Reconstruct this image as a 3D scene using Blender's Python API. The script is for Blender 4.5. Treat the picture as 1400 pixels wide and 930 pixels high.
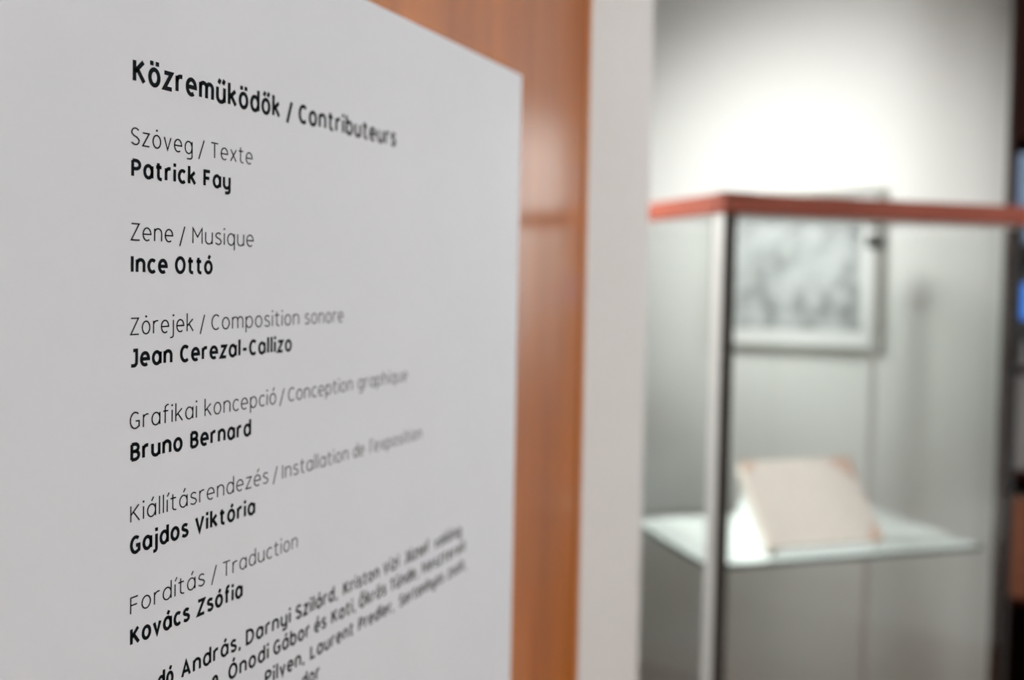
import bpy, bmesh, math, random
from mathutils import Vector, Matrix

# ---------------------------------------------------------------- scene, camera, light
S = bpy.context.scene
COL = S.collection
for o in list(bpy.data.objects):
    bpy.data.objects.remove(o)

S.view_settings.view_transform = 'Standard'
S.view_settings.look = 'None'
S.view_settings.gamma = 1.0
S.view_settings.exposure = 0.0
S.view_settings.use_curve_mapping = False

EYE = Vector((0.0, 0.0, 1.5))
FPX = 1361.0
YAW = math.radians(23.755)          # the lens looks towards the left wall
PITCH = math.radians(2.2259)
ROLL = math.radians(1.0885)
fw = Vector((-math.sin(YAW) * math.cos(PITCH), math.cos(YAW) * math.cos(PITCH), -math.sin(PITCH)))
r0 = Vector((math.cos(YAW), math.sin(YAW), 0))
u0 = r0.cross(fw)
rt = r0 * math.cos(ROLL) + u0 * math.sin(ROLL)
up = u0 * math.cos(ROLL) - r0 * math.sin(ROLL)
cd = bpy.data.cameras.new('camera')
cam = bpy.data.objects.new('camera', cd)
COL.objects.link(cam)
cam.matrix_world = Matrix(((rt.x, up.x, -fw.x, EYE.x), (rt.y, up.y, -fw.y, EYE.y), (rt.z, up.z, -fw.z, EYE.z), (0, 0, 0, 1)))
cd.sensor_width = 36.0
cd.lens = FPX / 1400 * 36.0
cd.shift_y = -35.0 / 1400
cd.clip_start = 0.01
cd.dof.use_dof = True
cd.dof.focus_distance = 0.575
cd.dof.aperture_fstop = 3.1
S.camera = cam

W = bpy.data.worlds.new('world')
S.world = W
W.use_nodes = True
W.node_tree.nodes['Background'].inputs[0].default_value = (0.8, 0.85, 1.0, 1)
W.node_tree.nodes['Background'].inputs[1].default_value = 0.05

SPOT_WALL = dict(loc=(-0.59, 1.60, 2.20), aim=(-0.40, 2.95, 1.60), power=140.0, half=36.5, blend=1.0, soft=0.20, color=(1.0, 1.0, 0.975))
SPOT_CASE = dict(loc=(-0.62, 2.06, 2.66), aim=(-0.48, 2.10, 0.93), power=112.0, half=14.5, blend=0.6, color=(1.0, 0.985, 0.95))
SPOT_SIDE = dict(loc=(-1.98, 1.72, 2.20), aim=(-0.45, 2.02, 1.17), power=265.0, half=19.0, blend=0.5, color=(1.0, 1.0, 0.98))
ADDED_SPOT_RIGHT = dict(loc=(0.52, 2.00, 2.62), aim=(0.43, 2.95, 1.68), power=240.0, half=15.0, blend=1.0, color=(1.0, 1.0, 0.98))  # added lamp: brightens the wall that the cherry panel mirrors
PANEL_POWER = 30.5                   # emission of the ceiling light diffusers
PANEL_COLOR = (0.95, 0.97, 1.01)

# ---------------------------------------------------------------- helpers
def prop(o, label=None, cat=None, group=None, kind=None):
    for k, v in (('label', label), ('category', cat), ('group', group), ('kind', kind)):
        if v:
            o[k] = v
    return o

def empty(name, loc, rz=0.0):
    o = bpy.data.objects.new(name, None)
    COL.objects.link(o)
    o.location = loc
    o.rotation_euler = (0, 0, rz)
    o.empty_display_size = 0.05
    return o

def build(name, bm, m, parent=None, loc=None, smooth=False):
    me = bpy.data.meshes.new(name)
    bm.normal_update()
    bm.to_mesh(me)
    bm.free()
    me.materials.append(m)
    if smooth:
        for p in me.polygons:
            p.use_smooth = True
    o = bpy.data.objects.new(name, me)
    COL.objects.link(o)
    if parent:
        o.parent = parent
    if loc:
        o.location = loc
    return o

def box(bm, x0, x1, y0, y1, z0, z1, bev=0.0, seg=2):
    r = bmesh.ops.create_cube(bm, size=1.0)
    vs = r['verts']
    for v in vs:
        v.co = Vector(((x0 + x1) / 2 + v.co.x * (x1 - x0), (y0 + y1) / 2 + v.co.y * (y1 - y0), (z0 + z1) / 2 + v.co.z * (z1 - z0)))
    if bev:
        es = list({e for v in vs for e in v.link_edges})
        bmesh.ops.bevel(bm, geom=es, offset=bev, segments=seg, affect='EDGES', profile=0.5)
    return bm

def cyl(bm, p0, p1, r0_, r1_=None, n=24):
    p0, p1 = Vector(p0), Vector(p1)
    ax = p1 - p0
    r = bmesh.ops.create_cone(bm, cap_ends=True, segments=n, radius1=r0_, radius2=r0_ if r1_ is None else r1_, depth=ax.length)
    q = Vector((0, 0, 1)).rotation_difference(ax.normalized())
    for v in r['verts']:
        v.co = q @ v.co + (p0 + p1) / 2
    return bm

def nb():
    return bmesh.new()

# ---------------------------------------------------------------- materials
def mat(name):
    m = bpy.data.materials.new(name)
    m.use_nodes = True
    nt = m.node_tree
    return m, nt, nt.nodes['Principled BSDF']

def plain(name, col, rough=0.5, metal=0.0, var=0.04, scale=30.0, bump=0.0, stretch=(1, 1, 1), spec=0.5, coat=0.0, detail=4):
    m, nt, b = mat(name)
    b.inputs['Roughness'].default_value = rough
    b.inputs['Metallic'].default_value = metal
    b.inputs['Specular IOR Level'].default_value = spec
    b.inputs['Coat Weight'].default_value = coat
    b.inputs['Coat Roughness'].default_value = 0.1
    tc = nt.nodes.new('ShaderNodeTexCoord')
    mp = nt.nodes.new('ShaderNodeMapping')
    mp.inputs['Scale'].default_value = stretch
    nz = nt.nodes.new('ShaderNodeTexNoise')
    nz.inputs['Scale'].default_value = scale
    nz.inputs['Detail'].default_value = detail
    cr = nt.nodes.new('ShaderNodeValToRGB')
    cr.color_ramp.elements[0].position = 0.3
    cr.color_ramp.elements[1].position = 0.7
    cr.color_ramp.elements[0].color = tuple(c * (1 - var) for c in col) + (1,)
    cr.color_ramp.elements[1].color = tuple(min(1, c * (1 + var)) for c in col) + (1,)
    L = nt.links.new
    L(tc.outputs['Object'], mp.inputs[0])
    L(mp.outputs[0], nz.inputs['Vector'])
    L(nz.outputs['Fac'], cr.inputs[0])
    L(cr.outputs[0], b.inputs['Base Color'])
    if bump:
        bp = nt.nodes.new('ShaderNodeBump')
        bp.inputs['Strength'].default_value = bump
        bp.inputs['Distance'].default_value = 0.001
        L(nz.outputs['Fac'], bp.inputs['Height'])
        L(bp.outputs[0], b.inputs['Normal'])
    return m

def wood(name, dark, light, rough=0.3, scale=3.0, stretch=(14, 14, 0.7), spec=0.5, coat=0.0, coat_rough=0.1):
    m, nt, b = mat(name)
    b.inputs['Roughness'].default_value = rough
    b.inputs['Specular IOR Level'].default_value = spec
    b.inputs['Coat Weight'].default_value = coat
    b.inputs['Coat Roughness'].default_value = coat_rough
    tc = nt.nodes.new('ShaderNodeTexCoord')
    mp = nt.nodes.new('ShaderNodeMapping')
    mp.inputs['Scale'].default_value = stretch
    n1 = nt.nodes.new('ShaderNodeTexNoise')
    n1.inputs['Scale'].default_value = scale
    n1.inputs['Detail'].default_value = 6
    n1.inputs['Distortion'].default_value = 0.6
    n2 = nt.nodes.new('ShaderNodeTexNoise')
    n2.inputs['Scale'].default_value = scale * 9
    n2.inputs['Detail'].default_value = 3
    mx = nt.nodes.new('ShaderNodeMath')
    mx.operation = 'MULTIPLY_ADD'
    mx.inputs[1].default_value = 0.14
    cr = nt.nodes.new('ShaderNodeValToRGB')
    cr.color_ramp.elements[0].position = 0.42
    cr.color_ramp.elements[1].position = 0.78
    cr.color_ramp.elements[0].color = dark + (1,)
    cr.color_ramp.elements[1].color = light + (1,)
    L = nt.links.new
    L(tc.outputs['Object'], mp.inputs[0])
    L(mp.outputs[0], n1.inputs['Vector'])
    L(mp.outputs[0], n2.inputs['Vector'])
    L(n2.outputs['Fac'], mx.inputs[0])
    L(n1.outputs['Fac'], mx.inputs[2])
    L(mx.outputs[0], cr.inputs[0])
    L(cr.outputs[0], b.inputs['Base Color'])
    return m

def glass(name, tint=(0.982, 0.994, 0.988), f0=0.04):
    """Thin architectural pane: straight-through transmission plus mirror reflection that grows towards grazing."""
    m = bpy.data.materials.new(name)
    m.use_nodes = True
    nt = m.node_tree
    nt.nodes.remove(nt.nodes['Principled BSDF'])
    out = nt.nodes['Material Output']
    tr = nt.nodes.new('ShaderNodeBsdfTransparent')
    tr.inputs[0].default_value = tint + (1,)
    gl = nt.nodes.new('ShaderNodeBsdfGlossy')
    gl.inputs['Roughness'].default_value = 0.02
    lw = nt.nodes.new('ShaderNodeLayerWeight')
    lw.inputs[0].default_value = 0.5
    pw = nt.nodes.new('ShaderNodeMath'); pw.operation = 'POWER'; pw.inputs[1].default_value = 5.0
    ma = nt.nodes.new('ShaderNodeMath'); ma.operation = 'MULTIPLY_ADD'
    ma.inputs[1].default_value = 1 - f0; ma.inputs[2].default_value = f0
    mx = nt.nodes.new('ShaderNodeMixShader')
    L = nt.links.new
    L(lw.outputs['Facing'], pw.inputs[0])
    L(pw.outputs[0], ma.inputs[0])
    L(ma.outputs[0], mx.inputs[0])
    L(tr.outputs[0], mx.inputs[1])
    L(gl.outputs[0], mx.inputs[2])
    L(mx.outputs[0], out.inputs[0])
    return m

def emit(name, col, power, base=(0.8, 0.8, 0.8)):
    m, nt, b = mat(name)
    b.inputs['Base Color'].default_value = base + (1,)
    b.inputs['Emission Color'].default_value = col + (1,)
    b.inputs['Emission Strength'].default_value = power
    return m

M = {}
M['wall'] = plain('wall_paint', (0.76, 0.745, 0.72), 0.75, var=0.015, scale=60, spec=0.2)
M['wall_niche'] = plain('niche_paint', (0.76, 0.77, 0.745), 0.8, var=0.015, scale=60, spec=0.2)
M['ceiling'] = plain('ceiling_paint', (0.75, 0.74, 0.72), 0.85, var=0.02)
M['floor'] = wood('floor_boards', (0.20, 0.12, 0.07), (0.34, 0.22, 0.13), 0.4, 2.0, (0.7, 12, 12))
M['sign'] = plain('sign_foamboard', (0.85, 0.89, 0.93), 0.42, var=0.008, scale=12, spec=0.4)
M['ink'] = plain('black_print', (0.004, 0.007, 0.010), 0.6, var=0.1, spec=0.08)
M['cherry'] = wood('cherry_veneer', (0.40, 0.104, 0.004), (0.62, 0.180, 0.010), 0.40, 2.4, (5, 7, 0.45), 0.3, 0.85, 0.10)
M['cherry_edge'] = wood('cherry_lipping', (0.50, 0.16, 0.03), (0.62, 0.22, 0.05), 0.35, 3.0, (8, 8, 0.6))
M['groove'] = plain('groove_shade', (0.10, 0.035, 0.014), 0.6)  # shade inside the edge groove, given as a dark colour
M['case_wood'] = wood('red_brown_wood', (0.23, 0.056, 0.034), (0.31, 0.085, 0.054), 0.45, 3.0, (1.2, 14, 14), 0.2, 0.0, 0.15)
M['alu'] = plain('satin_aluminium', (0.52, 0.51, 0.49), 0.42, metal=0.35, var=0.05, scale=20, stretch=(8, 8, 0.3))
M['dark_metal'] = plain('dark_anodised', (0.035, 0.035, 0.03), 0.4, metal=0.3, var=0.1)
M['dim_front'] = plain('dim_post_front', (0.036, 0.032, 0.026), 0.5, metal=0.2, var=0.1)  # dark reflection on the metal post's front, painted as colour
M['glass'] = glass('clear_glass')
M['shelf_glass'] = None
M['glass_edge'] = plain('green_glass_edge', (0.022, 0.045, 0.032), 0.4, var=0.05, spec=0.2)
M['frame'] = plain('grey_frame_lacquer', (0.25, 0.255, 0.22), 0.32, var=0.06, scale=20)
M['mat_board'] = plain('white_mount_card', (0.74, 0.75, 0.74), 0.8, var=0.01)
M['cover'] = plain('pale_book_cloth', (0.53, 0.475, 0.43), 0.75, var=0.05, scale=40, bump=0.2)
M['leather'] = plain('brown_leather', (0.46, 0.31, 0.235), 0.6, var=0.15, scale=60, bump=0.3)
M['pages'] = plain('page_edges', (0.60, 0.58, 0.49), 0.85, var=0.12, scale=60, stretch=(0.2, 0.2, 14))
M['acrylic'] = plain('frosted_acrylic', (0.80, 0.84, 0.83), 0.25, var=0.01, spec=0.5)
M['dark_wood'] = wood('dark_mahogany', (0.010, 0.003, 0.002), (0.036, 0.007, 0.004), 0.6, 3.0, (10, 10, 0.7), 0.06)
M['steel_blue'] = plain('blue_grey_board', (0.13, 0.19, 0.28), 0.5, var=0.08)
M['redbook'] = plain('rust_cloth', (0.17, 0.055, 0.025), 0.6, var=0.15)
M['greybox'] = plain('grey_card', (0.16, 0.155, 0.15), 0.6, var=0.1)
M['black'] = plain('black_plastic', (0.012, 0.012, 0.013), 0.35, var=0.1)
M['screen'] = emit('blue_screen', (0.03, 0.26, 0.95), 0.75, (0.02, 0.02, 0.03))
M['diffuser'] = emit('lamp_diffuser', PANEL_COLOR, PANEL_POWER)
M['lamp_white'] = plain('white_lacquer', (0.7, 0.7, 0.7), 0.4)

# frosted glass shelf: satin white-green surface that still lets light through
m, nt, b = mat('frosted_shelf_glass')
b.inputs['Base Color'].default_value = (0.84, 0.90, 0.88, 1)
b.inputs['Coat Weight'].default_value = 1.0
b.inputs['Roughness'].default_value = 0.15
b.inputs['Specular IOR Level'].default_value = 0.6
tl = nt.nodes.new('ShaderNodeBsdfTranslucent'); tl.inputs[0].default_value = (0.6, 0.7, 0.66, 1)
mx = nt.nodes.new('ShaderNodeMixShader'); mx.inputs[0].default_value = 0.12
nz = nt.nodes.new('ShaderNodeTexNoise'); nz.inputs['Scale'].default_value = 90
bp = nt.nodes.new('ShaderNodeBump'); bp.inputs['Strength'].default_value = 0.05; bp.inputs['Distance'].default_value = 0.001
nt.links.new(nz.outputs['Fac'], bp.inputs['Height'])
nt.links.new(bp.outputs[0], b.inputs['Normal'])
nt.links.new(b.outputs[0], mx.inputs[1])
nt.links.new(tl.outputs[0], mx.inputs[2])
nt.links.new(mx.outputs[0], nt.nodes['Material Output'].inputs[0])
M['shelf_glass'] = m

# faded photograph: soft grey figures on pale paper
m, nt, b = mat('faded_photograph')
b.inputs['Roughness'].default_value = 0.5
tc = nt.nodes.new('ShaderNodeTexCoord')
mp = nt.nodes.new('ShaderNodeMapping'); mp.inputs['Scale'].default_value = (1.5, 1, 1.0)
n1 = nt.nodes.new('ShaderNodeTexNoise'); n1.inputs['Scale'].default_value = 11; n1.inputs['Detail'].default_value = 4; n1.inputs['Roughness'].default_value = 0.6
cr = nt.nodes.new('ShaderNodeValToRGB')
cr.color_ramp.elements[0].position = 0.33; cr.color_ramp.elements[0].color = (0.14, 0.155, 0.15, 1)
cr.color_ramp.elements[1].position = 0.56; cr.color_ramp.elements[1].color = (0.44, 0.465, 0.465, 1)
nt.links.new(tc.outputs['Object'], mp.inputs[0]); nt.links.new(mp.outputs[0], n1.inputs['Vector'])
nt.links.new(n1.outputs['Fac'], cr.inputs[0]); nt.links.new(cr.outputs[0], b.inputs['Base Color'])
M['photo'] = m

# ---------------------------------------------------------------- the room
XW = -0.4372      # painted face of the left wall
YB = 2.95         # face of the back wall
YE = 1.520        # where the left wall ends
H = 2.9

def struct(name, m, *dims):
    bm = nb()
    box(bm, *dims)
    return prop(build(name, bm, m), kind='structure')

struct('floor', M['floor'], -2.2, 2.4, -2.6, 3.1, -0.1, 0.0)
struct('ceiling', M['ceiling'], -2.2, 2.4, -2.6, 3.1, H, H + 0.1)
bm = nb(); box(bm, XW - 0.16, XW, -2.5, YE, 0, H, 0.002, 2)
prop(build('wall_left', bm, M['wall']), kind='structure')
struct('wall_back', M['wall_niche'], -2.2, 2.4, YB, YB + 0.15, 0, H)
struct('wall_right', M['wall'], 2.3, 2.4, -2.5, YB, 0, H)
struct('wall_front', M['wall'], XW - 0.16, 2.3, -2.6, -2.5, 0, H)
struct('wall_niche', M['wall_niche'], -2.2, -2.1, -2.6, YB, 0, H)

# ---------------------------------------------------------------- cherry panel on the left wall
PF = -0.4172      # face of the panel
pan = empty('wood_panel', (XW, 0.0, 0.0))
prop(pan, 'tall cherry veneer wood panel on the left wall behind the white text board', 'wall panel')
bm = nb(); box(bm, 0.0002, PF - XW, -1.6, 1.151, 0.04, 2.55, 0.0012, 2)
build('veneer_board', bm, M['cherry'], pan)
bm = nb(); box(bm, 0.0002, 0.011, 1.151, 1.158, 0.04, 2.55)
prop(build('edge_groove', bm, M['groove'], pan), 'groove along the board edge with its shadow put into the colour')
bm = nb(); box(bm, 0.0002, PF - XW + 0.001, 1.158, 1.177, 0.04, 2.55, 0.004, 3)
prop(build('edge_strip', bm, M['cherry_edge'], pan), 'rounded orange wood edge strip')

# ---------------------------------------------------------------- the text board
XS = -0.41416
Y0 = 0.41870      # left text margin
bd = empty('text_board', (PF, Y0, 1.0))
prop(bd, 'large white exhibition text board with black credits mounted on the cherry panel', 'sign')
bm = nb(); box(bm, 0.0001, XS - PF, -0.42, 0.5368, -0.35, 0.7080, 0.0004, 1)
build('board', bm, M['sign'], bd)

# stroke font: cap height 1, x-height X, ascender A
X, A, D = 0.79, 1.18, -0.34
def el(cx, cy, rx, ry, a0, a1, n=14):
    return [(cx + rx * math.cos(math.radians(a0 + (a1 - a0) * i / n)), cy + ry * math.sin(math.radians(a0 + (a1 - a0) * i / n))) for i in range(n + 1)]
hx = X / 2
W_ = 0.58
R = W_ / 2
def ring(cx=R, cy=hx, rx=R, ry=hx):
    return el(cx, cy, rx, ry, 90, 450, 28)
def arch(x0, x1):      # n-shaped shoulder
    r = (x1 - x0) / 2
    return [(x0, 0.45)] + el(x0 + r, X - r * 1.05, r, r * 1.05, 170, 0, 10) + [(x1, 0)]
def hook(x, ydown):
    return [(x, X), (x, ydown + 0.16)] + el(x - 0.2, ydown + 0.16, 0.2, 0.16, 0, -90, 6) + [(x - 0.42, ydown)]
DOT = 'dot'
G = {
 'o': (W_, [ring()]),
 'a': (W_, [ring(), [(W_, X), (W_, 0)]]),
 'b': (W_, [ring(), [(0, A), (0, 0)]]),
 'd': (W_, [ring(), [(W_, A), (W_, 0)]]),
 'p': (W_, [ring(), [(0, X), (0, D)]]),
 'q': (W_, [ring(), [(W_, X), (W_, D)]]),
 'g': (W_, [ring(), hook(W_, D)]),
 'c': (0.48, [el(R, hx, R, hx, 48, 312, 20)]),
 'e': (W_, [[(0.01, hx), (W_, hx)] + el(R, hx, R, hx, 0, 305, 24)]),
 'f': (0.36, [[(0.12, 0), (0.12, A - 0.22)] + el(0.32, A - 0.22, 0.2, 0.22, 180, 90, 7)[1:] + [(0.38, A)], [(-0.03, X), (0.34, X)]]),
 'h': (0.54, [[(0, A), (0, 0)], arch(0, 0.54)]),
 'n': (0.54, [[(0, X), (0, 0)], arch(0, 0.54)]),
 'm': (0.90, [[(0, X), (0, 0)], arch(0, 0.45), arch(0.45, 0.90)]),
 'r': (0.34, [[(0, X), (0, 0)], [(0, 0.45)] + el(0.27, X - 0.27, 0.27, 0.27, 170, 80, 6) + [(0.36, X - 0.01)]]),
 'u': (0.54, [[(0.54, X), (0.54, 0)], [(0, X)] + el(0.27, 0.28, 0.27, 0.28, 180, 350, 10) + [(0.54, 0.37)]]),
 'y': (0.54, [hook(0.54, D), [(0, X)] + el(0.27, 0.28, 0.27, 0.28, 180, 350, 10) + [(0.54, 0.37)]]),
 'i': (0.0, [[(0, X), (0, 0)], (DOT, 0, X + 0.30)]),
 'j': (0.10, [[(0.10, X), (0.10, D + 0.16)] + el(-0.06, D + 0.16, 0.16, 0.16, 0, -90, 6) + [(-0.16, D)], (DOT, 0.10, X + 0.30)]),
 'k': (0.50, [[(0, A), (0, 0)], [(0.48, X), (0.02, 0.36)], [(0.17, 0.48), (0.52, 0)]]),
 'l': (0.0, [[(0, A), (0, 0)]]),
 's': (0.44, [[(0.42, X - 0.09)] + el(0.23, X - 0.2, 0.21, 0.2, 50, 190, 10) + [(0.10, 0.47), (0.34, 0.37)] + el(0.23, 0.2, 0.22, 0.2, 20, -130, 10) + [(0.0, 0.09)]]),
 't': (0.38, [[(0.13, X + 0.26), (0.13, 0.2)] + el(0.33, 0.2, 0.2, 0.2, 180, 270, 6)[1:] + [(0.40, 0)], [(-0.04, X), (0.37, X)]]),
 'v': (0.52, [[(0, X), (0.26, 0), (0.52, X)]]),
 'x': (0.50, [[(0, X), (0.50, 0)], [(0.50, X), (0, 0)]]),
 'z': (0.48, [[(0.0, X), (0.47, X), (0.0, 0), (0.49, 0)]]),
 'K': (0.60, [[(0, 1), (0, 0)], [(0.55, 1), (0.02, 0.44)], [(0.18, 0.60), (0.60, 0)]]),
 'C': (0.58, [el(0.34, 0.5, 0.34, 0.5, 50, 310, 22)]),
 'G': (0.64, [el(0.34, 0.5, 0.34, 0.5, 50, 300, 22) + [(0.62, 0.12), (0.62, 0.45), (0.38, 0.45)]]),
 'S': (0.54, [[(0.52, 0.90)] + el(0.28, 0.75, 0.26, 0.25, 48, 200, 10) + [(0.16, 0.55), (0.40, 0.45)] + el(0.28, 0.25, 0.27, 0.25, 20, -130, 10) + [(0.0, 0.10)]]),
 'T': (0.60, [[(0.30, 1), (0.30, 0)], [(0, 1), (0.60, 1)]]),
 'P': (0.54, [[(0, 1), (0, 0)], [(0, 1), (0.26, 1)] + el(0.26, 0.74, 0.28, 0.26, 90, -90, 12)[1:] + [(0, 0.48)]]),
 'F': (0.48, [[(0, 0), (0, 1), (0.48, 1)], [(0, 0.52), (0.42, 0.52)]]),
 'Z': (0.58, [[(0.02, 1), (0.57, 1), (0.0, 0), (0.60, 0)]]),
 'M': (0.72, [[(0, 0), (0, 1), (0.36, 0.42), (0.72, 1), (0.72, 0)]]),
 'I': (0.0, [[(0, 1), (0, 0)]]),
 'O': (0.70, [ring(0.35, 0.5, 0.35, 0.5)]),
 'J': (0.36, [[(0.10, 1), (0.36, 1), (0.36, 0.24)] + el(0.12, 0.24, 0.24, 0.24, 0, -100, 8) + [(-0.06, 0.02)]]),
 'B': (0.54, [[(0, 1), (0, 0)], [(0, 1), (0.26, 1)] + el(0.26, 0.765, 0.24, 0.235, 90, -90, 12)[1:] + [(0, 0.53)], [(0.24, 0.53)] + el(0.26, 0.265, 0.28, 0.265, 90, -90, 12)[1:] + [(0, 0)]]),
 'V': (0.62, [[(0, 1), (0.31, 0), (0.62, 1)]]),
 'D': (0.62, [[(0, 0), (0, 1), (0.24, 1)] + el(0.24, 0.5, 0.38, 0.5, 90, -90, 16)[1:] + [(0, 0)]]),
 'A': (0.66, [[(0, 0), (0.33, 1), (0.66, 0)], [(0.12, 0.32), (0.54, 0.32)]]),
 'L': (0.48, [[(0, 1), (0, 0), (0.48, 0)]]),
 'N': (0.62, [[(0, 0), (0, 1), (0.62, 0), (0.62, 1)]]),
 '/': (0.42, [[(0, -0.24), (0.42, 1.04)]]),
 '-': (0.34, [[(0, 0.42), (0.34, 0.42)]]),
 ',': (0.06, [[(0.06, 0.06), (0.0, -0.20)]]),
 "'": (0.0, [[(0.0, A), (0.0, 0.92)]]),
 'dotless': (0.0, [[(0, X), (0, 0)]]),
}
ACC = {'á': ('a', "'"), 'é': ('e', "'"), 'í': ('dotless', "'"), 'ó': ('o', "'"), 'ö': ('o', ':'), 'ő': ('o', '"'), 'ű': ('u', '"'), 'ü': ('u', ':'), 'ȯ': ('o', '.'), 'Ó': ('O', "'"), 'Ö': ('O', ':')}
def glyph(ch):
    if ch in G:
        return G[ch]
    base, a = ACC[ch]
    w, st = G[base]
    st = list(st)
    top = 1.0 if base in 'O' else X
    cx = w / 2 + 0.02
    y0, y1 = top + 0.20, top + 0.44
    if a == "'":
        st.append([(cx - 0.02, y0), (cx + 0.12, y1)])
    elif a == '"':
        st.append([(cx - 0.20, y0), (cx - 0.08, y1)])
        st.append([(cx + 0.13, y0), (cx + 0.25, y1)])
    elif a == ':':
        st.append((DOT, cx - 0.19, top + 0.30))
        st.append((DOT, cx + 0.17, top + 0.30))
    else:
        st.append((DOT, cx - 0.02, top + 0.30))
    return w, st

def ribbon(bm, pts, wt, x0, lift):
    """A raised vinyl stroke of width wt along pts (metres, in the board's own plane)."""
    P = [Vector(p) for p in pts]
    Q = [P[0]]
    for p in P[1:]:
        if (p - Q[-1]).length > 1e-5:
            Q.append(p)
    closed = (Q[0] - Q[-1]).length < 1e-5 and len(Q) > 4
    if closed:
        Q = Q[:-1]
    n = len(Q)
    Lft, Rgt = [], []
    for i in range(n):
        if closed:
            a, b_ = Q[i] - Q[i - 1], Q[(i + 1) % n] - Q[i]
        else:
            a = Q[i] - Q[i - 1] if i else Q[1] - Q[0]
            b_ = Q[i + 1] - Q[i] if i < n - 1 else Q[-1] - Q[-2]
        a, b_ = a.normalized(), b_.normalized()
        na, nb_ = Vector((-a.y, a.x)), Vector((-b_.y, b_.x))
        mm = na + nb_
        if mm.length < 1e-4:
            mm = na
        mm.normalize()
        k = min(1 / max(mm.dot(na), 0.2), 2.2) * wt / 2
        Lft.append(Q[i] + mm * k)
        Rgt.append(Q[i] - mm * k)
    def vert(p, dx):
        return bm.verts.new((x0 + dx, p.x, p.y))
    LF = [vert(p, lift) for p in Lft]; RF = [vert(p, lift) for p in Rgt]
    LB = [vert(p, 0) for p in Lft]; RB = [vert(p, 0) for p in Rgt]
    rng = range(n) if closed else range(n - 1)
    for i in rng:
        j = (i + 1) % n
        for q in ((RF[i], RF[j], LF[j], LF[i]), (LF[i], LF[j], LB[j], LB[i]), (RB[i], RB[j], RF[j], RF[i])):
            bm.faces.new(q)
    if not closed:
        bm.faces.new((LF[0], LB[0], RB[0], RF[0]))
        bm.faces.new((LF[-1], RF[-1], RB[-1], LB[-1]))

def word(bm, txt, s0, s1, base, cap, wt, x0):
    gap = 0.29 if wt < 0.001 else 0.37
    x, items, ext = 0.0, [], []
    for ch in txt:
        w, st = glyph(ch)
        items.append((x, st))
        x += w + gap
    lo, hi = 1e9, -1e9
    for ox, st in items:
        for q in st:
            if q[0] == DOT:
                continue
            for p in q:
                lo = min(lo, ox + p[0]); hi = max(hi, ox + p[0])
    if hi - lo < 1e-4:
        hi = lo + 1
    k = (s1 - s0 - wt) / (hi - lo)
    for gi, (ox, st) in enumerate(items):
        for q in st:
            if q[0] == DOT:
                cx, cy = s0 + wt / 2 + (ox + q[1] - lo) * k, base + q[2] * cap
                h = max(wt, 0.0011) / 2
                pts = [(cx, cy - h), (cx, cy + h)]
                ribbon(bm, pts, h * 2, x0, 0.00022)
            else:
                ribbon(bm, [(s0 + wt / 2 + (ox + p[0] - lo) * k, base + p[1] * cap) for p in q], wt, x0, 0.0002)

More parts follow.
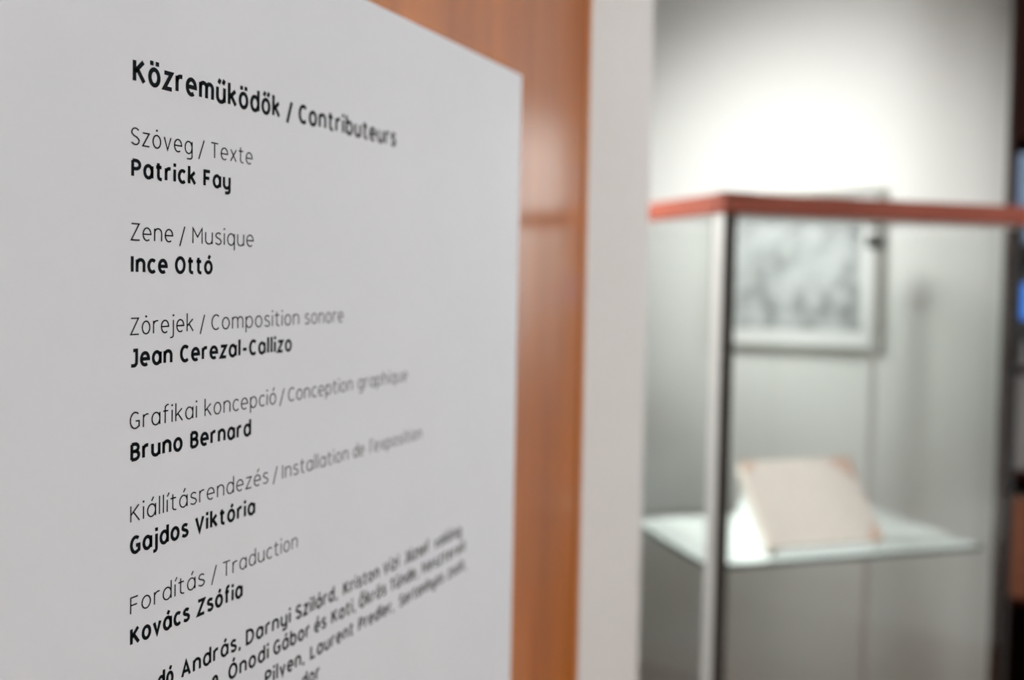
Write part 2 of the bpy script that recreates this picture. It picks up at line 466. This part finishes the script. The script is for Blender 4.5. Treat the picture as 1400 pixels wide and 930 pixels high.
STYLE = {'H': (0.0111, 0.00245, 'heading_text', 'bold black heading at the top of the board'),
         'R': (0.0090, 0.00078, 'role_text', 'thin light-weight black line naming a role'),
         'N': (0.0086, 0.00198, 'name_text', 'bold black line under a thin role line'),
         'P': (0.0086, 0.0018, 'acknowledgement_text', 'bold black line of the closing paragraph')}
LINES = [
(1603.3, 'H', [('Közreműködők', 0.1, 131.2), ('/', 137.7, 145.0), ('Contributeurs', 151.7, 282.7)]),
(1568.4, 'R', [('Szȯveg', -1.0, 47.4), ('/', 52.4, 57.8), ('Texte', 63.3, 102.8)]),
(1551.0, 'N', [('Patrick', -0.7, 50.7), ('Fay', 57.0, 81.7)]),
(1515.8, 'R', [('Zene', -0.9, 31.7), ('/', 36.8, 41.7), ('Musique', 47.9, 104.6)]),
(1498.2, 'N', [('Ince', -0.7, 27.4), ('Ottó', 33.4, 65.7)]),
(1463.4, 'R', [('Zȯrejek', -1.0, 49.3), ('/', 54.7, 59.2), ('Composition', 65.1, 154.6), ('sonore', 161.6, 209.7)]),
(1445.9, 'N', [('Jean', -1.2, 31.7), ('Cerezal-Callizo', 38.0, 146.5)]),
(1410.8, 'R', [('Grafikai', -1.0, 52.6), ('koncepció', 59.4, 129.6), ('/', 133.6, 138.8), ('Conception', 143.3, 223.4), ('graphique', 231.0, 306.8)]),
(1393.4, 'N', [('Bruno', -0.5, 40.5), ('Bernard', 47.1, 103.7)]),
(1358.5, 'R', [('Kiállításrendezés', -0.4, 122.0), ('/', 127.2, 132.0), ('Installation', 137.4, 218.6), ('de', 226.0, 241.1), ("l'exposition", 249.8, 333.0)]),
(1340.8, 'N', [('Gajdos', -0.5, 46.1), ('Viktória', 51.7, 108.6)]),
(1306.6, 'R', [('Fordítás', -0.2, 60.6), ('/', 66.5, 71.5), ('Traduction', 77.0, 155.6)]),
(1289.1, 'N', [('Kovács', -0.2, 47.7), ('Zsófia', 53.8, 96.6)]),
(1255.6, 'P', [('dó', 21.1, 34.1), ('András,', 40.6, 95.3), ('Darnyi', 100.4, 148.5), ('Szilárd,', 154.4, 206.4), ('Kriston', 214.3, 266.0), ('Vízi', 272.8, 297.3), ('József', 307.1, 349.5), ('valóing', 360.4, 412.6)]),
(1238.6, 'P', [('n,', 68.2, 76.4), ('Ónodi', 83.3, 124.3), ('Gábor', 129.5, 171.8), ('és', 177.2, 192.1), ('Kati,', 199.0, 231.9), ('Ökrös', 237.1, 277.3), ('Tünde,', 283.6, 330.3), ('Neszterell', 338.1, 420.9)]),
(1221.0, 'P', [('Pilven,', 120.6, 165.4), ('Laurent', 172.5, 229.2), ('Predler,', 236.5, 290.0), ('Sertanhyos', 299.5, 378.4), ('zsolt,', 387.0, 424.7)]),
(1203.2, 'P', [('dor', 162.2, 184.7)]),
]
for z, st, ws in LINES:
    cap, wt, nm, lb = STYLE[st]
    bm = nb()
    for t, a, b_ in ws:
        word(bm, t, a / 1000, b_ / 1000, z / 1000 - 1.0, cap, wt, XS - PF + 0.00002)
    prop(build(nm, bm, M['ink'], bd), lb)

# ---------------------------------------------------------------- glass display case
CA = math.atan2(0.65283, 0.75751)        # its front runs away to the right
CL = Vector((-0.3976, 1.8955, 0.0))       # front left corner
CW, CDp = 0.705, 0.480                    # width, depth
CT = 0.830                               # the wooden top runs past the right post
case = empty('display_case', CL, CA)
prop(case, 'glass display case with red-brown wooden top rail and metal corner posts', 'display case')
ZT0, ZT1, ZS, ZB = 1.627, 1.665, 0.9363, 0.42
bm = nb(); box(bm, 0.0, CW, 0.0, CDp, 0.0, ZB, 0.004)
build('plinth', bm, M['case_wood'], case)
pw, pd, rw = 0.028, 0.044, 0.013
bm = nb(); box(bm, 0.0, pw, 0.004, pd, ZB, ZT0, 0.0015)
po = build('corner_post', bm, M['alu'], case)
bm = nb(); box(bm, 0.001, pw - 0.001, 0.0, 0.0039, ZB, ZT0, 0.001)
prop(build('dim_face_strip', bm, M['dim_front'], po), 'post front with its dark reflection put into the colour')
bm = nb(); box(bm, CW - 0.013, CW, 0.0, 0.013, ZB, ZT0, 0.0015)
prop(build('corner_post', bm, M['black'], case), 'slim black corner post')
for x in (0.0, CW - rw):                 # slim rear posts
    bm = nb(); box(bm, x, x + rw, CDp - rw, CDp, ZB, ZT0, 0.0015)
    po = build('corner_post', bm, M['alu'], case)
    bm = nb(); box(bm, x - 0.020 if x else x, x + rw + (0.0 if x else 0.020), CDp - 0.030, CDp + 0.001, ZT0 - 0.040, ZT0 - 0.004, 0.003)
    prop(build('corner_bracket', bm, M['dark_metal'], po), 'black corner bracket under the top')
# wooden top: rails round a glass lid
bm = nb()
box(bm, -0.006, CT, -0.008, 0.022, ZT0, ZT1, 0.002)
prop(build('top_rail', bm, M['case_wood'], case), 'front red-brown wooden top rail')
bm = nb(); box(bm, -0.0075, 0.020, 0.0225, CDp + 0.006, ZT0, ZT1, 0.002)
prop(build('top_rail', bm, M['case_wood'], case), 'left side red-brown wooden top rail')
bm = nb(); box(bm, 0.0205, CW, 0.0225, CDp, ZT0 + 0.004, ZT0 + 0.010)
build('glass_lid', bm, M['glass'], case)
bm = nb(); box(bm, -0.004, 0.060, -0.006, 0.020, ZT1, ZT1 + 0.003, 0.001)
prop(build('corner_plate', bm, M['dark_metal'], case), 'flat dark metal plate over the top corner')
bm = nb(); box(bm, pw, CW - 0.013, 0.004, 0.016, ZT0 - 0.008, ZT0)
build('glazing_bar', bm, M['alu'], case)
def pane(x0, x1, y0, y1):
    bm = nb(); box(bm, x0, x1, y0, y1, ZB, ZT0 - 0.009)
    build('glass_pane', bm, M['glass'], case)
pane(pw, CW - 0.013, 0.006, 0.010)
pane(0.006, 0.010, pd, CDp - rw)
pane(CW - 0.010, CW - 0.006, 0.013, CDp - rw)
pane(rw, CW - rw, CDp - 0.008, CDp - 0.004)
SX0, SX1, SY0, SY1 = 0.012, 0.668, 0.0455, 0.425
bm = nb(); box(bm, SX0, SX1, SY0, SY1, ZS - 0.010, ZS)
sh = build('glass_shelf', bm, M['shelf_glass'], case)
bm = nb(); box(bm, SX0, SX1, SY0 - 0.001, SY0, ZS - 0.010, ZS)
box(bm, SX0 - 0.001, SX0, SY0, SY1, ZS - 0.010, ZS)
prop(build('shelf_edge', bm, M['glass_edge'], sh), 'dark green polished glass edge')

# book on a frosted wedge stand, on the shelf
TILT = math.radians(50)
def at_case(x, y, z):
    c, s = math.cos(CA), math.sin(CA)
    return Vector((CL.x + x * c - y * s, CL.y + x * s + y * c, z))
BX, BY, BWd, BDp, BT = 0.168, 0.098, 0.272, 0.200, 0.028
st = empty('book_stand', at_case(BX, BY, ZS), CA)
prop(st, 'frosted wedge stand under the pale book on the glass shelf', 'stand')
bm = nb()
prof = [(0.002, 0.0005), (0.165, 0.0005), (0.108, 0.122), (0.100, 0.1168)]
x0, x1 = 0.015, BWd - 0.03
va = [bm.verts.new((x0, y, z)) for y, z in prof]
vb = [bm.verts.new((x1, y, z)) for y, z in prof]
bm.faces.new(va); bm.faces.new(vb[::-1])
for i in range(4):
    j = (i + 1) % 4
    bm.faces.new((va[j], va[i], vb[i], vb[j]))
bmesh.ops.recalc_face_normals(bm, faces=bm.faces)
build('wedge', bm, M['acrylic'], st)
bm = nb(); box(bm, x0, x1, -0.034, -0.029, 0.0005, 0.016, 0.001)
build('front_lip', bm, M['acrylic'], st)

bk = empty('old_book', at_case(BX, BY - 0.003, ZS + 0.001), CA)
bk.rotation_euler = (TILT, 0, CA)
prop(bk, 'closed old book with pale cover and brown leather corners on the shelf', 'book')
bm = nb(); box(bm, 0.004, BWd - 0.006, 0.003, BDp - 0.004, 0.003, BT - 0.0035, 0.001)
build('page_block', bm, M['pages'], bk)
bm = nb(); box(bm, 0, BWd, -0.001, BDp, BT - 0.0034, BT, 0.0012)
box(bm, 0, BWd, -0.001, BDp, 0.0, 0.0029, 0.0012)
build('cover', bm, M['cover'], bk)
bm = nb(); box(bm, -0.002, 0.0035, -0.001, BDp, 0.0, BT - 0.0005, 0.0015)
build('spine', bm, M['cover'], bk)
def corner(cx, cy, sx, sy, r):
    bm = nb()
    a = [(cx, cy), (cx + sx * r, cy), (cx, cy + sy * r)]
    lo = [bm.verts.new((x, y, BT)) for x, y in a]
    hi = [bm.verts.new((x, y, BT + 0.0008)) for x, y in a]
    bm.faces.new(lo); bm.faces.new(hi)
    for i in range(3):
        j = (i + 1) % 3
        bm.faces.new((lo[i], lo[j], hi[j], hi[i]))
    bmesh.ops.recalc_face_normals(bm, faces=bm.faces)
    prop(build('leather_corner', bm, M['leather'], bk), 'brown leather cover corner')
corner(BWd, BDp, -1, -1, 0.062)
corner(BWd, 0, -1, 1, 0.045)
corner(0, BDp, 1, -1, 0.035)

# ---------------------------------------------------------------- framed picture on the back wall
FX0, FX1, FZ0, FZ1 = -0.648, -0.166, 1.300, 1.758
pf = empty('picture_frame', ((FX0 + FX1) / 2, YB, (FZ0 + FZ1) / 2))
prop(pf, 'grey framed faded picture with white mount on the back wall behind the case', 'picture')
hw, hh, fwid, fst = (FX1 - FX0) / 2, (FZ1 - FZ0) / 2, 0.018, 0.027
pf.rotation_euler = (0, math.radians(-0.7), 0)      # hangs a touch askew
bm = nb()
for dims in ((-hw, -hw + fst, -hh, hh), (hw - fst, hw, -hh, hh), (-hw + fst, hw - fst, -hh, -hh + fwid), (-hw + fst, hw - fst, hh - fwid, hh)):
    box(bm, dims[0], dims[1], -0.026, -0.0005, dims[2], dims[3], 0.0015)
build('frame', bm, M['frame'], pf)
bm = nb(); box(bm, -hw + fst, hw - fst, -0.012, -0.008, -hh + fwid, hh - fwid)
build('mount', bm, M['mat_board'], pf)
bm = nb(); box(bm, -hw + 0.060, hw - 0.062, -0.0135, -0.0121, -hh + 0.062, hh - 0.060)
build('picture', bm, M['photo'], pf)

# ---------------------------------------------------------------- narrow dark shelving tower on the right
tw = empty('shelf_tower', (0.124, YB, 0.0))
prop(tw, 'tall narrow dark mahogany shelving tower at the right end of the white wall', 'shelf')
TWd, TDp = 0.096, 0.20
bm = nb(); box(bm, 0.0, 0.012, -TDp, -0.001, 0.0, 2.75, 0.001); build('side_panel', bm, M['dark_wood'], tw)
bm = nb(); box(bm, TWd - 0.012, TWd, -TDp, -0.001, 0.0, 2.75, 0.001); build('side_panel', bm, M['dark_wood'], tw)
bm = nb(); box(bm, 0.012, TWd - 0.012, -0.012, -0.001, 0.0, 2.75); build('back_panel', bm, M['dark_wood'], tw)
bm = nb(); box(bm, 0.012, TWd - 0.012, -TDp, -0.012, 1.862, 2.75, 0.001); build('top_door', bm, M['dark_wood'], tw)
for z in (0.06, 0.72, 1.04, 1.30, 1.60):
    bm = nb(); box(bm, 0.012, TWd - 0.012, -TDp + 0.004, -0.012, z - 0.014, z); build('shelf_board', bm, M['dark_wood'], tw)

def item(name, m, dims, z, label, cat):
    o = empty(name, (0.124 + (dims[0] + dims[1]) / 2, YB - TDp + 0.01, z))
    w, d, h = dims[1] - dims[0], dims[2], dims[3]
    prop(o, label, cat)
    return o, w, d, h
o, w, d, h = item('storage_box', None, (0.014, 0.082, 0.14, 0.225), 1.601, 'blue-grey storage box on the top shelf of the dark tower', 'box')
bm = nb(); box(bm, -w / 2, w / 2, 0.0, d, 0.0, h - 0.05, 0.003); build('body', bm, M['steel_blue'], o)
bm = nb(); box(bm, -w / 2 - 0.001, w / 2 + 0.001, -0.001, d + 0.001, h - 0.049, h, 0.003); build('lid', bm, M['steel_blue'], o)
o, w, d, h = item('small_screen', None, (0.014, 0.082, 0.05, 0.235), 1.301, 'small black screen glowing blue on the middle shelf of the dark tower', 'screen')
bm = nb(); box(bm, -w / 2, w / 2, 0.004, 0.016, 0.06, h, 0.003); build('casing', bm, M['black'], o)
bm = nb(); box(bm, -w / 2 + 0.006, w / 2 - 0.006, 0.0015, 0.0039, 0.115, h - 0.03); prop(build('display', bm, M['screen'], o), 'glowing blue display')
bm = nb(); box(bm, -0.008, 0.008, 0.008, 0.014, 0.008, 0.062); box(bm, -0.03, 0.03, 0.0, 0.05, 0.0, 0.008, 0.002); build('foot', bm, M['greybox'], o)
o, w, d, h = item('archive_box', None, (0.014, 0.082, 0.13, 0.235), 1.041, 'plain grey card box below the small blue screen', 'box')
bm = nb(); box(bm, -w / 2, w / 2, 0.0, d, 0.0, h - 0.04, 0.003); build('body', bm, M['greybox'], o)
bm = nb(); box(bm, -w / 2 - 0.001, w / 2 + 0.001, -0.001, d + 0.001, h - 0.039, h, 0.003); build('lid', bm, M['greybox'], o)
for k in range(3):
    o, w, d, h = item('bound_volume', None, (0.0135 + 0.0232 * k, 0.0362 + 0.0232 * k, 0.13, 0.25), 0.721,
                      ('rust-coloured upright bound volume nearest the case, lower shelf of the dark tower', 'rust-coloured bound volume in the middle of three on the lower tower shelf', 'rust-coloured bound volume furthest from the case on the lower tower shelf')[k], 'book')
    o['group'] = 'rust bound volumes in the tower'
    bm = nb(); box(bm, -w / 2 + 0.003, w / 2 - 0.003, 0.004, d - 0.003, 0.003, h - 0.004); build('page_block', bm, M['pages'], o)
    bm = nb(); box(bm, -w / 2, -w / 2 + 0.003, 0, d, 0, h); box(bm, w / 2 - 0.003, w / 2, 0, d, 0, h); box(bm, -w / 2, w / 2, -0.002, 0.003, 0, h, 0.001); build('cover', bm, M['redbook'], o)

# ---------------------------------------------------------------- lamps (above the frame)
def spotlight(cfg, label):
    loc, aim = Vector(cfg['loc']), Vector(cfg['aim'])
    root = empty('ceiling_spotlight', (loc.x, loc.y, H))
    prop(root, label, 'spotlight', 'ceiling spotlights over the glass case')
    d = (aim - loc).normalized()
    rel = Vector((0, 0, loc.z - H))
    bm = nb(); cyl(bm, (0, 0, -0.02), (0, 0, -0.001), 0.045); build('mounting_plate', bm, M['lamp_white'], root)
    bm = nb(); cyl(bm, (0, 0, -0.02), rel - d * 0.10, 0.008); build('stem', bm, M['lamp_white'], root)
    bm = nb(); hr = max(0.042, cfg.get('soft', 0) * 0.95); cyl(bm, rel - d * 0.13, rel - d * 0.012, hr * 0.8, hr); build('lamp_head', bm, M['lamp_white'], root)
    L = bpy.data.lights.new('spot_beam', 'SPOT')
    L.energy = cfg['power']; L.color = cfg['color']
    L.spot_size = math.radians(cfg['half'] * 2); L.spot_blend = cfg['blend']; L.shadow_soft_size = cfg.get('soft', 0.04)
    lo = bpy.data.objects.new('spot_beam', L)
    COL.objects.link(lo)
    lo.parent = root
    lo.location = rel
    lo.rotation_euler = d.to_track_quat('-Z', 'Y').to_euler()
spotlight(SPOT_WALL, 'white ceiling spotlight aimed at the back wall above the picture')
spotlight(ADDED_SPOT_RIGHT, 'added unseen spotlight brightening the wall right of the dark tower')
spotlight(SPOT_SIDE, 'white ceiling spotlight left of the case aimed at its side')
spotlight(SPOT_CASE, 'white ceiling spotlight aimed down at the glass shelf')

for i, (x, y) in enumerate(((1.25, 1.9), (1.25, -1.9))):
    root = empty('ceiling_light', (x, y, H))
    prop(root, ('square white ceiling light beside the text board', 'square white ceiling light at the rear of the room')[i], 'ceiling light', 'square ceiling lights')
    bm = nb()
    for dm in ((-0.32, 0.32, -0.32, -0.30), (-0.32, 0.32, 0.30, 0.32), (-0.32, -0.30, -0.30, 0.30), (0.30, 0.32, -0.30, 0.30)):
        box(bm, *dm, -0.05, -0.001)
    build('housing', bm, M['lamp_white'], root)
    bm = nb(); box(bm, -0.30, 0.30, -0.30, 0.30, -0.045, -0.03)
    build('diffuser', bm, M['diffuser'], root)
